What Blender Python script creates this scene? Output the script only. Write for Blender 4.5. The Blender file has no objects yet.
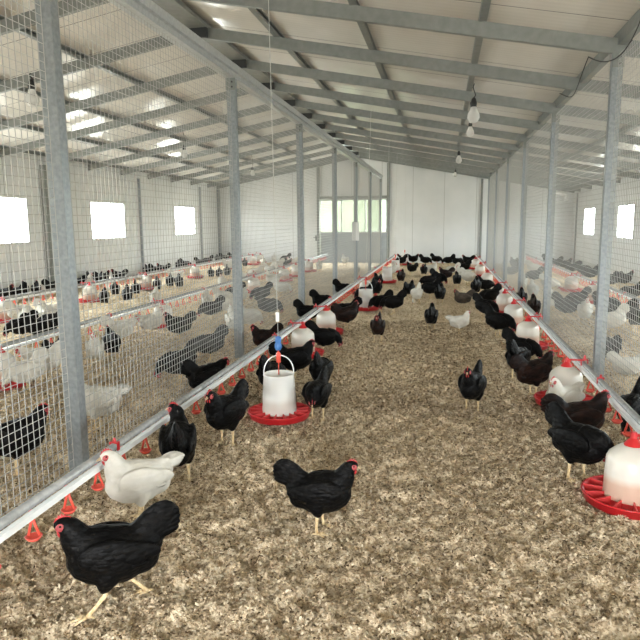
import bpy, bmesh, math, random
import numpy as np
from mathutils import Vector, Matrix
from math import sin, cos, pi, radians

random.seed(11)
rs = np.random.RandomState(5)
sc = bpy.context.scene
COL = sc.collection

# ------------------------------------------------------------------ materials
MATS = {}
def mat(name, color=(.5, .5, .5), rough=.5, metal=0.0, spec=.5, build=None):
    m = bpy.data.materials.new(name); m.use_nodes = True
    nt = m.node_tree; b = nt.nodes['Principled BSDF']
    b.inputs['Base Color'].default_value = (*color, 1)
    b.inputs['Roughness'].default_value = rough
    b.inputs['Metallic'].default_value = metal
    b.inputs['Specular IOR Level'].default_value = spec
    if build: build(nt, b)
    MATS[name] = m
    return m

def N(nt, t, **kw):
    n = nt.nodes.new(t)
    for k, v in kw.items():
        if k in n.inputs: n.inputs[k].default_value = v
        else: setattr(n, k, v)
    return n

def ramp(nt, fac, stops):
    r = nt.nodes.new('ShaderNodeValToRGB')
    e = r.color_ramp.elements
    while len(e) < len(stops): e.new(.5)
    for i, (p, c) in enumerate(stops):
        e[i].position = p; e[i].color = (*c, 1)
    nt.links.new(fac, r.inputs['Fac'])
    return r.outputs['Color']

def noise_col(scale, stops, detail=4, bump=0, bscale=None, coord='Object', stretch=None, dist=.002):
    def f(nt, b):
        tc = N(nt, 'ShaderNodeTexCoord'); v = tc.outputs[coord]
        if stretch:
            mp = N(nt, 'ShaderNodeMapping'); mp.inputs['Scale'].default_value = stretch
            nt.links.new(v, mp.inputs['Vector']); v = mp.outputs['Vector']
        n = N(nt, 'ShaderNodeTexNoise', Scale=scale, Detail=detail)
        nt.links.new(v, n.inputs['Vector'])
        nt.links.new(ramp(nt, n.outputs['Fac'], stops), b.inputs['Base Color'])
        if bump:
            n2 = N(nt, 'ShaderNodeTexNoise', Scale=bscale or scale, Detail=detail)
            nt.links.new(v, n2.inputs['Vector'])
            bp = N(nt, 'ShaderNodeBump', Strength=bump, Distance=dist)
            nt.links.new(n2.outputs['Fac'], bp.inputs['Height'])
            nt.links.new(bp.outputs['Normal'], b.inputs['Normal'])
    return f

# galvanised steel: spangled grey zinc
GALV = mat('galvanised_steel', rough=.42, metal=.55, build=noise_col(38, [(.3, (.24, .265, .275)), (.7, (.34, .365, .375))], 6))
GALVR = mat('roof_steel', rough=.5, metal=.35, build=noise_col(14, [(.3, (.215, .228, .215)), (.7, (.26, .272, .258))], 5))
GALVT = mat('tube_steel', rough=.4, metal=.4, build=noise_col(30, [(.3, (.24, .25, .245)), (.7, (.36, .36, .35))], 4))
GALVB = mat('beam_steel', rough=.38, metal=.3, build=noise_col(30, [(.3, (.40, .42, .42)), (.7, (.52, .54, .54))], 5))
DARKST = mat('dark_steel', (.045, .047, .047), .55, .3)
WIRE = mat('mesh_wire', (.40, .40, .38), .6, .0)
PVC = mat('white_pipe', (.86, .87, .86), .35)
RED = mat('red_plastic', (.50, .016, .020), .35)
REDL = mat('red_plastic_lit', (.56, .045, .045), .4)  # pan divider red, lightened to paint in the light along their edges
CUP = mat('cup_plastic', (.78, .10, .065), .4)
BLUE = mat('blue_plastic', (.05, .17, .45), .4)
CORD = mat('cord', (.55, .55, .52), .8)
CABLE = mat('black_cable', (.03, .03, .03), .6)
PAPER = mat('paper', (.80, .80, .78), .8)
GATE = mat('gate_panel', rough=.45, metal=.1, build=noise_col(3, [(.3, (.27, .30, .32)), (.7, (.33, .36, .38))], 3))
DUCT = mat('duct_metal', (.74, .74, .72), .3, .3)

def bulbmat():
    def f(nt, b):
        b.inputs['Transmission Weight'].default_value = .35
        b.inputs['IOR'].default_value = 1.3
    return mat('bulb_glass', (.86, .85, .82), .18, build=f)
BULB = bulbmat()

def jugmat(name, low, hi, zlev):
    def f(nt, b):
        tc = N(nt, 'ShaderNodeTexCoord'); s = N(nt, 'ShaderNodeSeparateXYZ')
        nt.links.new(tc.outputs['Object'], s.inputs[0])
        n = N(nt, 'ShaderNodeTexNoise', Scale=9.0, Detail=3.0); nt.links.new(tc.outputs['Object'], n.inputs['Vector'])
        ad = N(nt, 'ShaderNodeMath', operation='MULTIPLY_ADD'); ad.inputs[1].default_value = .012
        nt.links.new(n.outputs['Fac'], ad.inputs[0]); nt.links.new(s.outputs['Z'], ad.inputs[2])
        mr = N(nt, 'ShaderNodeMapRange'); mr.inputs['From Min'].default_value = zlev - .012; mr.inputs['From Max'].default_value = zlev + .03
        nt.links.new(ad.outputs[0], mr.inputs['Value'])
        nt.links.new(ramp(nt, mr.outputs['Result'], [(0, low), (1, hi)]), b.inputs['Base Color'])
        b.inputs['Subsurface Weight'].default_value = .25
        b.inputs['Subsurface Radius'].default_value = (.05, .045, .04)
        b.inputs['Subsurface Scale'].default_value = .5
    return mat(name, rough=.32, build=f)
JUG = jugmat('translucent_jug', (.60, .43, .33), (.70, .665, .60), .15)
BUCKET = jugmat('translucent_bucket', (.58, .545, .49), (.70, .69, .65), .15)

def panelmat(name, c1, c2, axis, pitch, rough, rib=.0, spec=.5, seam=.2):
    # painted steel sandwich panel, thin joints every `pitch` metres along `axis`
    def f(nt, b):
        tc = N(nt, 'ShaderNodeTexCoord'); s = N(nt, 'ShaderNodeSeparateXYZ')
        nt.links.new(tc.outputs['Object'], s.inputs[0])
        d = N(nt, 'ShaderNodeMath', operation='DIVIDE'); d.inputs[1].default_value = pitch
        nt.links.new(s.outputs[axis], d.inputs[0])
        fr = N(nt, 'ShaderNodeMath', operation='FRACT'); nt.links.new(d.outputs[0], fr.inputs[0])
        lt = N(nt, 'ShaderNodeMath', operation='LESS_THAN'); lt.inputs[1].default_value = .014 / pitch
        nt.links.new(fr.outputs[0], lt.inputs[0])
        n = N(nt, 'ShaderNodeTexNoise', Scale=1.7, Detail=5.0); nt.links.new(tc.outputs['Object'], n.inputs['Vector'])
        colr = ramp(nt, n.outputs['Fac'], [(.3, c1), (.7, c2)])
        mx = N(nt, 'ShaderNodeMix', data_type='RGBA'); nt.links.new(lt.outputs[0], mx.inputs['Factor'])
        nt.links.new(colr, mx.inputs['A']); mx.inputs['B'].default_value = (seam, seam, seam * .97, 1)
        nt.links.new(mx.outputs['Result'], b.inputs['Base Color'])
        if rib:
            w = N(nt, 'ShaderNodeMath', operation='MULTIPLY'); w.inputs[1].default_value = 2 * pi / .09
            nt.links.new(s.outputs[axis], w.inputs[0])
            si = N(nt, 'ShaderNodeMath', operation='SINE'); nt.links.new(w.outputs[0], si.inputs[0])
            n3 = N(nt, 'ShaderNodeTexNoise', Scale=2.5, Detail=3.0); nt.links.new(tc.outputs['Object'], n3.inputs['Vector'])
            ad = N(nt, 'ShaderNodeMath', operation='MULTIPLY_ADD'); ad.inputs[1].default_value = 6.0
            nt.links.new(n3.outputs['Fac'], ad.inputs[0]); nt.links.new(si.outputs[0], ad.inputs[2])
            bp = N(nt, 'ShaderNodeBump', Strength=rib, Distance=.002)
            nt.links.new(ad.outputs[0], bp.inputs['Height']); nt.links.new(bp.outputs['Normal'], b.inputs['Normal'])
    return mat(name, rough=rough, spec=spec, build=f)
WALLM_Y = panelmat('wall_panel_side', (.63, .65, .65), (.71, .72, .72), 'Y', 1.12, .38, .25)
WALLM_X = panelmat('wall_panel_end', (.68, .70, .70), (.74, .75, .75), 'X', 1.12, .38, .12, seam=.42)
ROOFM = panelmat('roof_panel', (.70, .66, .60), (.78, .74, .68), 'Y', 1.0, .22, .14)

def glassmat():
    m = bpy.data.materials.new('window_glass'); m.use_nodes = True
    nt = m.node_tree; nt.nodes.clear()
    o = N(nt, 'ShaderNodeOutputMaterial'); t = N(nt, 'ShaderNodeBsdfTransparent'); g = N(nt, 'ShaderNodeBsdfGlossy')
    t.inputs['Color'].default_value = (.93, .96, .95, 1); g.inputs['Roughness'].default_value = .05
    mx = N(nt, 'ShaderNodeMixShader'); mx.inputs[0].default_value = .05
    nt.links.new(t.outputs[0], mx.inputs[1]); nt.links.new(g.outputs[0], mx.inputs[2])
    nt.links.new(mx.outputs[0], o.inputs['Surface'])
    return m
GLASS = glassmat()
FRAMEM = mat('window_frame_alu', (.62, .63, .62), .4, .3)
CONC = mat('concrete', rough=.9, build=noise_col(4, [(.3, (.26, .24, .21)), (.7, (.36, .34, .30))], 6))
BANK = mat('grass_bank', rough=.9, build=noise_col(9, [(.3, (.020, .027, .008)), (.55, (.034, .041, .015)), (.75, (.052, .058, .027))], 8, .6, 14, dist=.1))

def litter_floor():
    def f(nt, b):
        tc = N(nt, 'ShaderNodeTexCoord'); v = tc.outputs['Object']
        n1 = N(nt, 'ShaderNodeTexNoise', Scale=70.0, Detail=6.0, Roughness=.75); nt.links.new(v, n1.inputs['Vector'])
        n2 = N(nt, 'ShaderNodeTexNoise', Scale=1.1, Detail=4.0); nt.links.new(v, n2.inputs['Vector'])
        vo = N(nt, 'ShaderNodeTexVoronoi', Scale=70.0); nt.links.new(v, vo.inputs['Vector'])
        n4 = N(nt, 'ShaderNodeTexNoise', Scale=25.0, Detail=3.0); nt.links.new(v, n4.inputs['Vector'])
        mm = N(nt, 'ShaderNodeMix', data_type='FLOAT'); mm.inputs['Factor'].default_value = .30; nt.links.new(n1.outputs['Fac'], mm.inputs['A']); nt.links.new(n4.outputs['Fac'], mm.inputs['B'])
        c = ramp(nt, mm.outputs['Result'], [(.33, (.09, .055, .028)), (.41, (.36, .265, .16)), (.48, (.70, .57, .405)), (.60, (.90, .79, .60))])  # dark fine litter, with shade of the pits also put into the colour
        big = ramp(nt, n2.outputs['Fac'], [(.3, (.80, .77, .72)), (.7, (1.08, 1.06, 1.02))])
        mx = N(nt, 'ShaderNodeMix', data_type='RGBA', blend_type='MULTIPLY'); mx.inputs['Factor'].default_value = 1
        nt.links.new(c, mx.inputs['A']); nt.links.new(big, mx.inputs['B'])
        nt.links.new(mx.outputs['Result'], b.inputs['Base Color'])
        ad = N(nt, 'ShaderNodeMath', operation='ADD'); nt.links.new(n1.outputs['Fac'], ad.inputs[0]); nt.links.new(vo.outputs['Distance'], ad.inputs[1])
        bp = N(nt, 'ShaderNodeBump', Strength=.9, Distance=.012); nt.links.new(ad.outputs[0], bp.inputs['Height'])
        nt.links.new(bp.outputs['Normal'], b.inputs['Normal'])
    return mat('litter_bed', rough=.95, spec=.15, build=f)
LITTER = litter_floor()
def flakemat():
    def f(nt, b):
        g = N(nt, 'ShaderNodeNewGeometry')
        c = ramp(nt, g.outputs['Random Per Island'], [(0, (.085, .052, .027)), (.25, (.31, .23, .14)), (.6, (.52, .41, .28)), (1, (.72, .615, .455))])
        nt.links.new(c, b.inputs['Base Color'])
    return mat('wood_flakes', rough=.8, spec=.2, build=f)
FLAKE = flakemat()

def feather(name, stops, rough, sheen=0, spec=.4, scale=1.0, bump=.5):
    def f(nt, b):
        tc = N(nt, 'ShaderNodeTexCoord'); mp = N(nt, 'ShaderNodeMapping'); mp.inputs['Scale'].default_value = (.55, 1, 1)
        mp.inputs['Rotation'].default_value = (0, .35, 0)
        nt.links.new(tc.outputs['Object'], mp.inputs['Vector'])
        vo = N(nt, 'ShaderNodeTexVoronoi', Scale=46.0 * scale); nt.links.new(mp.outputs['Vector'], vo.inputs['Vector'])
        n = N(nt, 'ShaderNodeTexNoise', Scale=24.0, Detail=5.0); nt.links.new(mp.outputs['Vector'], n.inputs['Vector'])
        n2 = N(nt, 'ShaderNodeTexNoise', Scale=150.0, Detail=2.0); nt.links.new(mp.outputs['Vector'], n2.inputs['Vector'])
        nt.links.new(ramp(nt, n.outputs['Fac'], stops), b.inputs['Base Color'])
        ad = N(nt, 'ShaderNodeMath', operation='MULTIPLY_ADD'); ad.inputs[1].default_value = .35
        nt.links.new(n2.outputs['Fac'], ad.inputs[0]); nt.links.new(vo.outputs['Distance'], ad.inputs[2])
        bp = N(nt, 'ShaderNodeBump', Strength=bump, Distance=.006); nt.links.new(ad.outputs[0], bp.inputs['Height'])
        bp.invert = True
        nt.links.new(bp.outputs['Normal'], b.inputs['Normal'])
        b.inputs['Sheen Weight'].default_value = sheen
        b.inputs['Sheen Roughness'].default_value = .4
    return mat(name, rough=rough, spec=spec, build=f)
FEATHER = {
 'k': feather('black_feathers', [(.3, (.0016, .0016, .0018)), (.7, (.0050, .0046, .0043))], .5, 0, .10, bump=1.0),
 'w': feather('white_feathers', [(.3, (.54, .51, .44)), (.7, (.64, .615, .56))], .8, .0, .15, bump=.35),
 'b': feather('brown_black_feathers', [(.38, (.0045, .0032, .003)), (.72, (.026, .010, .006))], .5, 0, .13, bump=1.0),
 'g': feather('grey_brown_feathers', [(.3, (.05, .043, .037)), (.7, (.13, .105, .085))], .7, .05, .2),
}
SKIN = mat('red_skin', rough=.5, build=noise_col(60, [(.3, (.30, .035, .04)), (.7, (.45, .085, .085))], 3))
SKINP = mat('pink_face', (.72, .30, .25), .5)
COMBM = mat('comb_red', (.42, .022, .024), .45)
LEGM = mat('yellow_shank', rough=.5, build=noise_col(90, [(.3, (.60, .42, .20)), (.7, (.74, .60, .38))], 2))
BEAKM = mat('beak_horn', (.42, .30, .17), .4)
EYEM = mat('hen_eye', (.03, .012, .006), .1)

# ------------------------------------------------------------------ mesh helpers
class MB:
    def __init__(s): s.v = []; s.f = []; s.m = []
    def add(s, vs, fs, mi=0):
        o = len(s.v); s.v += [tuple(p) for p in vs]
        s.f += [tuple(i + o for i in f) for f in fs]; s.m += [mi] * len(fs)
    def box(s, lo, hi, mi=0, M=None):
        x0, y0, z0 = lo; x1, y1, z1 = hi
        vs = [Vector(p) for p in ((x0, y0, z0), (x1, y0, z0), (x1, y1, z0), (x0, y1, z0), (x0, y0, z1), (x1, y0, z1), (x1, y1, z1), (x0, y1, z1))]
        if M: vs = [M @ p for p in vs]
        s.add(vs, [(0, 3, 2, 1), (4, 5, 6, 7), (0, 1, 5, 4), (1, 2, 6, 5), (2, 3, 7, 6), (3, 0, 4, 7)], mi)
    def prism(s, prof, p0, p1, up=(0, 0, 1), mi=0, cap=True):
        # extrude a 2-D profile (list of (u, w)) from p0 to p1; u is sideways, w along up
        p0 = Vector(p0); p1 = Vector(p1); d = (p1 - p0).normalized(); u = d.cross(Vector(up)).normalized(); w = u.cross(d)
        n = len(prof)
        vs = [p0 + u * a + w * b for a, b in prof] + [p1 + u * a + w * b for a, b in prof]
        fs = [(i, (i + 1) % n, n + (i + 1) % n, n + i) for i in range(n)]
        if cap: fs += [tuple(range(n - 1, -1, -1)), tuple(range(n, 2 * n))]
        s.add(vs, fs, mi)
    def tube(s, pts, r, n=8, mi=0, closed=False):
        pts = [Vector(p) for p in pts]; k = len(pts); vs = []; fs = []
        rr = r if isinstance(r, (list, tuple)) else [r] * k
        prev = None
        for i, p in enumerate(pts):
            if closed: t = (pts[(i + 1) % k] - pts[i - 1]).normalized()
            else: t = (pts[min(i + 1, k - 1)] - pts[max(i - 1, 0)]).normalized()
            if prev is None:
                a = Vector((0, 0, 1)) if abs(t.z) < .9 else Vector((1, 0, 0))
            else: a = prev
            u = t.cross(a).normalized(); a = u.cross(t).normalized(); prev = a
            for j in range(n):
                an = 2 * pi * j / n
                vs.append(p + (u * cos(an) + a * sin(an)) * rr[i])
        kk = k if closed else k - 1
        for i in range(kk):
            for j in range(n):
                i2 = (i + 1) % k
                fs.append((i * n + j, i * n + (j + 1) % n, i2 * n + (j + 1) % n, i2 * n + j))
        if not closed:
            fs.append(tuple(range(n - 1, -1, -1))); fs.append(tuple((k - 1) * n + j for j in range(n)))
        s.add(vs, fs, mi)
    def lathe(s, prof, n=32, mi=0, c=(0, 0, 0), cap0=False, cap1=False):
        vs = []; fs = []
        for r, z in prof:
            for j in range(n):
                a = 2 * pi * j / n
                vs.append((c[0] + r * cos(a), c[1] + r * sin(a), c[2] + z))
        for i in range(len(prof) - 1):
            for j in range(n):
                fs.append((i * n + j, i * n + (j + 1) % n, (i + 1) * n + (j + 1) % n, (i + 1) * n + j))
        if cap0: fs.append(tuple(range(n - 1, -1, -1)))
        if cap1: fs.append(tuple((len(prof) - 1) * n + j for j in range(n)))
        s.add(vs, fs, mi)
    def loft(s, rings, mi=0, n=14):
        # rings: (centre, half-up, half-side, tangent) -> closed tube of ellipses
        vs = []; fs = []
        for c, a, b, t in rings:
            c = Vector(c); t = Vector(t).normalized()
            side = Vector((0, 0, 1)).cross(t)
            side = side.normalized() if side.length > 1e-4 else Vector((0, 1, 0))
            up = t.cross(side)
            for j in range(n):
                an = 2 * pi * j / n
                vs.append(c + side * cos(an) * b + up * sin(an) * a)
        for i in range(len(rings) - 1):
            for j in range(n):
                fs.append((i * n + j, i * n + (j + 1) % n, (i + 1) * n + (j + 1) % n, (i + 1) * n + j))
        fs.append(tuple(range(n - 1, -1, -1))); fs.append(tuple((len(rings) - 1) * n + j for j in range(n)))
        s.add(vs, fs, mi)
    def ell(s, c, r, mi=0, M=None, n=12, k=8):
        vs = []; fs = []
        for i in range(k + 1):
            th = pi * i / k
            for j in range(n):
                a = 2 * pi * j / n
                p = Vector((r[0] * sin(th) * cos(a), r[1] * sin(th) * sin(a), r[2] * cos(th)))
                if M: p = M @ p
                vs.append(Vector(c) + p)
        for i in range(k):
            for j in range(n):
                fs.append((i * n + j, (i + 1) * n + j, (i + 1) * n + (j + 1) % n, i * n + (j + 1) % n))
        s.add(vs, fs, mi)
    def mesh(s, name, mats, smooth=False, weld=False):
        me = bpy.data.meshes.new(name)
        me.from_pydata(s.v, [], s.f)
        for m in mats: me.materials.append(m)
        me.polygons.foreach_set('material_index', s.m)
        if weld:
            bm = bmesh.new(); bm.from_mesh(me); bmesh.ops.remove_doubles(bm, verts=bm.verts, dist=1e-6)
            bmesh.ops.recalc_face_normals(bm, faces=bm.faces); bm.to_mesh(me); bm.free()
        if smooth: me.polygons.foreach_set('use_smooth', [True] * len(me.polygons))
        me.update()
        return me

def ob(name, me, parent=None, loc=None, rz=0):
    o = bpy.data.objects.new(name, me); COL.objects.link(o)
    if parent is not None: o.parent = parent
    if loc is not None: o.location = loc
    if rz: o.rotation_euler = (0, 0, rz)
    return o
def tag(o, label=None, cat=None, group=None, kind=None):
    if label: o['label'] = label
    if cat: o['category'] = cat
    if group: o['group'] = group
    if kind: o['kind'] = kind
    return o
def struct(name, me, label=None, loc=None):
    return tag(ob(name, me, None, loc), label, None, None, 'structure')

ORD = ['nearest', 'second', 'third', 'fourth', 'fifth', 'sixth', 'seventh', 'eighth', 'ninth', 'tenth', 'eleventh', 'twelfth',
       'thirteenth', 'fourteenth', 'fifteenth', 'sixteenth', 'seventeenth', 'eighteenth', 'nineteenth']

# ------------------------------------------------------------------ the shell
XW0, XW1 = -8.55, 4.40          # side walls
YB, YF = 23.30, -2.60           # back and front walls
XR_, ZR, SL = -3.10, 3.82, .187 # ridge line, height of rafter undersides, slope
def zraft(x): return ZR - SL * abs(x - XR_)
T = .10

def wall_with_holes(axis, a0, a1, ztop, holes, pos, thick, m, name, label):
    """vertical wall along an axis, holes = (a, b, z0, z1); ztop is a list of (a, z) break points"""
    cuts = sorted({a0, a1, *[h[0] for h in holes], *[h[1] for h in holes], *[p[0] for p in ztop if a0 < p[0] < a1]})
    def zt(a):
        for (p, z), (q, w) in zip(ztop, ztop[1:]):
            if p - 1e-6 <= a <= q + 1e-6: return z + (w - z) * (a - p) / (q - p)
    mb = MB()
    for a, b in zip(cuts, cuts[1:]):
        hs = sorted([h for h in holes if h[0] <= a + 1e-6 and h[1] >= b - 1e-6], key=lambda h: h[2])
        z = -.06; spans = []
        for h in hs: spans.append((z, z, h[2], h[2])); z = h[3]
        spans.append((z, z, zt(a), zt(b)))
        for l0, l1, u0, u1 in spans:
            if axis == 'Y':
                P = lambda t, zz, k: (pos + k * thick, t, zz)
            else:
                P = lambda t, zz, k: (t, pos + k * thick, zz)
            vs = [P(a, l0, 0), P(b, l1, 0), P(b, u1, 0), P(a, u0, 0), P(a, l0, 1), P(b, l1, 1), P(b, u1, 1), P(a, u0, 1)]
            if u0 - l0 > 1e-4 or u1 - l1 > 1e-4:
                mb.add(vs, [(0, 1, 2, 3), (7, 6, 5, 4), (0, 4, 5, 1), (1, 5, 6, 2), (2, 6, 7, 3), (3, 7, 4, 0)])
    me = mb.mesh(name, [m], weld=True)
    return struct(name, me, label)

LWIN = [(y, y + 1.72, 1.11, 2.09) for y in (-1.0, 3.1, 7.1, 10.15, 14.24, 19.2)]
RWIN = [(y, y + 1.45, 1.01, 1.89) for y in (-.6, 3.6, 7.8, 12.0, 16.05, 20.0)]
roofz = lambda x: zraft(x) + .20
wall_with_holes('Y', YF - T, YB + T, [(YF - 1, roofz(XW0)), (YB + 1, roofz(XW0))], LWIN, XW0, -T, WALLM_Y, 'wall_left', 'white panelled side wall with square windows behind the wide pen')
wall_with_holes('Y', YF - T, YB + T, [(YF - 1, roofz(XW1)), (YB + 1, roofz(XW1))], RWIN, XW1, T, WALLM_Y, 'wall_right', 'white panelled side wall with windows behind the narrow pen')
GX0, GX1, GZ0, GZ1 = -4.60, -2.0, 1.10, 2.37
tops = [(XW0 - .01, roofz(XW0 - .01)), (XR_, roofz(XR_)), (XW1 + .01, roofz(XW1 + .01))]
wall_with_holes('X', XW0, XW1, tops, [(GX0, GX1, 0.0, GZ1)], YB, T, WALLM_X, 'wall_back', 'white end wall with the grey glazed gate')
wall_with_holes('X', XW0, XW1, tops, [(-.8, .5, 0.0, 2.2)], YF, -T, WALLM_X, 'wall_front', 'white end wall with open doorway behind the viewer')

mb = MB(); mb.box((XW0 - T, YF - T, -.16), (XW1 + T, YB + T, -.06)); struct('floor_slab', mb.mesh('floor_slab', [CONC]), 'concrete slab under the litter')

for side, xa, xb in (('left', XW0 - .3, XR_), ('right', XR_, XW1 + .3)):
    mb = MB(); za, zb = roofz(xa), roofz(xb)
    vs = [(xa, YF - .3, za), (xb, YF - .3, zb), (xb, YB + .3, zb), (xa, YB + .3, za)]
    mb.add(vs + [(x, y, z + .06) for x, y, z in vs], [(0, 1, 2, 3), (7, 6, 5, 4), (0, 4, 5, 1), (1, 5, 6, 2), (2, 6, 7, 3), (3, 7, 4, 0)])
    struct('ceiling', mb.mesh('ceiling_' + side, [ROOFM], weld=True), 'beige-white roof panels sloping down over the ' + ('wide pen' if side == 'left' else 'aisle and narrow pen'))

# windows: frame (structure) with glass pane
def window(idx, axis, a0, a1, z0, z1, pos, out, label):
    w = .045; mb = MB()
    def bx(p, q, r, s_, d0=-.02, d1=T + .01):
        k0, k1 = sorted((pos - out * .012, pos + out * .035))
        if axis == 'Y': mb.box((k0, p, r), (k1, q, s_))
        else: mb.box((p, k0, r), (q, k1, s_))
    bx(a0, a1, z0, z0 + w); bx(a0, a1, z1 - w, z1); bx(a0, a0 + w, z0 + w, z1 - w); bx(a1 - w, a1, z0 + w, z1 - w)
    mid = (a0 + a1) / 2
    if out > 0: bx(mid - .018, mid + .018, z0 + w, z1 - w)
    o = struct('window_%d' % idx, mb.mesh('window_frame', [FRAMEM]), label)
    g = MB(); k = pos + out * .02
    if axis == 'Y': g.box((k - .003, a0 + w, z0 + w), (k + .003, a1 - w, z1 - w))
    else: g.box((a0 + w, k - .003, z0 + w), (a1 - w, k + .003, z1 - w))
    ob('pane', g.mesh('pane', [GLASS]), o)
LN_ = ['beside the viewer', 'ahead of the viewer', 'just out of frame', 'cut by the picture edge, first in view', 'in the middle of the three in view', 'by the corner, smallest in view']
wi = 1
for k, (a, b, z0, z1) in enumerate(LWIN):
    window(wi, 'Y', a, b, z0, z1, XW0, -1, 'bright window in the wide pen wall, ' + LN_[k]); wi += 1
for k, (a, b, z0, z1) in enumerate(RWIN):
    window(wi, 'Y', a, b, z0, z1, XW1, 1, 'bright window in the narrow pen wall, ' + ORD[5 - k] + ' from the far corner'); wi += 1

# gate in the back wall
gm = MB()
for x in (GX0 - .05, GX1 - .05): gm.box((x, YB - .10, 0), (x + .10, YB - .01, zraft(x) - .02))
gm.box((GX0, YB - .06, GZ1 - .02), (GX1, YB - .012, GZ1 + .08))
gate = struct('door_1', gm.mesh('gate_frame', [GALVR]), 'grey steel gate with a wide glazed band in the end wall')
p = MB(); p.box((GX0 + .05, YB + .02, .0), (GX1 - .05, YB + .07, GZ0))
for x in (-3.75, -2.85): p.box((x - .02, YB + .005, .02), (x + .02, YB + .02, GZ0))
ob('lower_panel', p.mesh('lower_panel', [GATE]), gate)
p = MB()
for x in (GX0 + .05, -3.76, -2.87, GX1 - .09): p.box((x, YB + .02, GZ0), (x + .04, YB + .07, GZ1 - .02))
p.box((GX0 + .05, YB + .02, GZ1 - .08), (GX1 - .05, YB + .07, GZ1 - .02)); p.box((GX0 + .05, YB + .02, GZ0), (GX1 - .05, YB + .07, GZ0 + .05))
ob('window_sash', p.mesh('window_sash', [FRAMEM]), gate)
p = MB(); p.box((GX0 + .09, YB + .04, GZ0 + .05), (GX1 - .09, YB + .046, GZ1 - .08)); ob('pane', p.mesh('pane', [GLASS]), gate)
p = MB(); p.box((GX0 - .13, YB - .035, .82), (GX0 - .08, YB - .012, 1.02)); p.tube([(GX0 - .105, YB - .03, .95), (GX0 - .105, YB - .08, .95), (GX0 - .2, YB - .085, .95)], .011, 8)
tag(ob('latch', p.mesh('latch', [DARKST]), gate), 'dark latch')
p = MB(); p.box((-3.22, YB - .09, GZ1 + .08), (-3.14, YB - .012, zraft(-3.2) - .02)); struct('trim_1', p.mesh('trim', [GALVR]), 'steel upright above the gate')
p = MB(); p.box((1.27, YB - .07, 0), (1.34, YB - .012, zraft(1.3) - .02)); struct('trim_20', p.mesh('trim', [GALVR]), 'steel column on the end wall beside the narrow pen')

# wall columns (steel, against the side walls) and the wall corner column
ci = 2
for y, wv in ((1.4, .07), (5.8, .07), (9.1, .05), (12.42, .10), (16.82, .07), (21.4, .06), (23.2, .10)):
    p = MB(); p.prism([(-wv / 2, 0), (wv / 2, 0), (wv / 2, wv), (-wv / 2, wv)], (XW0 + .0, y, 0), (XW0 + .0, y, zraft(XW0) - .02), up=(1, 0, 0))
    struct('trim_%d' % ci, p.mesh('trim', [GALV if y > 15 else GALVR]), 'steel column on the wide pen wall, %s along it' % ORD[int(ci - 2)]); ci += 1
for y in (9.4, 14.6, 19.0, 22.6):
    p = MB(); p.prism([(-.025, 0), (.025, 0), (.025, .05), (-.025, .05)], (XW1, y, 0), (XW1, y, zraft(XW1) - .02), up=(-1, 0, 0))
    struct('trim_%d' % ci, p.mesh('trim', [GALVR]), 'slim steel column on the narrow pen wall, %s along it' % ORD[ci - 9]); ci += 1

# rafters: C-channels on both slopes, purlins above them
def cprof(w, h, t=.006, lip=.018):
    return [(0, 0), (w, 0), (w, lip), (w - t, lip), (w - t, t), (t, t), (t, h - t), (w - t, h - t), (w - t, h - lip), (w, h - lip), (w, h), (0, h)]
RY = [6.28 + 1.595 * k for k in range(-5, 11)]
RY = [y for y in RY if YF < y < YB - .12] + [YB - .09]
for i, y in enumerate(RY):
    for side, xa, xb in (('wide pen', XR_ - .04, XW0 + .01), ('aisle', XR_ + .04, XW1 - .01)):
        p = MB(); pr = cprof(.055, .13)
        if side == 'aisle': pr = [(-a, b) for a, b in pr][::-1]
        p.prism(pr, (xa, y, zraft(xa)), (xb, y, zraft(xb)))
        struct('roof_rafter', p.mesh('roof_rafter', [GALVR], weld=True), 'grey steel roof rafter over the %s, %s from the front' % (side, ORD[i]))
PX_ = [(-2.06, 'right'), (-.89, 'right'), (.31, 'right'), (1.52, 'right'), (2.75, 'right'), (4.1, 'right'), (-4.72, 'left'), (-6.02, 'left'), (-7.25, 'left'), (-8.42, 'left'), (-3.45, 'left')]
for i, (x, s_) in enumerate(PX_):
    p = MB(); z = zraft(x) + .128
    h = .12 if x == 1.52 else .07
    p.prism(cprof(.07, h), (x - .03, YF + .02, z - (h - .07)), (x - .03, YB - .02, z - (h - .07)))
    struct('roof_purlin', p.mesh('roof_purlin', [GALVR], weld=True), 'long grey roof purlin over the %s, %s from the ridge' % ('aisle and narrow pen' if s_ == 'right' else 'wide pen', ORD[[0, 1, 2, 3, 4, 5, 1, 2, 3, 4, 0][i]]))
p = MB(); p.prism([(-.16, -.03), (.16, -.03), (.16, .02), (0, .05), (-.16, .02)], (XR_, YF + .02, ZR + .125), (XR_, YB - .02, ZR + .125))
struct('ridge_beam', p.mesh('ridge_beam', [GALVR], weld=True), 'folded steel ridge beam along the roof peak')
for i, y in enumerate(RY[:-1]):
    p = MB(); p.box((XR_ - .15, y - .045, ZR - .02), (XR_ + .15, y + .0, ZR + .095)); struct('ridge_plate', p.mesh('ridge_plate', [DARKST]), 'dark steel plate joining rafters at the ridge, %s from the front' % ORD[i])

# long top beam of the wide-pen fence
p = MB(); XL, XRF = -2.22, 1.49
p.prism([(-.05, 0), (.05, 0), (.05, .05), (.085, .05), (.085, .12), (-.05, .12)], (XL + .0, YF + .05, 3.0), (XL + .0, 22.58, 3.0))
tag(ob('fence_beam', p.mesh('fence_beam', [GALVB], weld=True)), 'long galvanised beam along the top of the mesh fence at the wide pen', 'beam')

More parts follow.
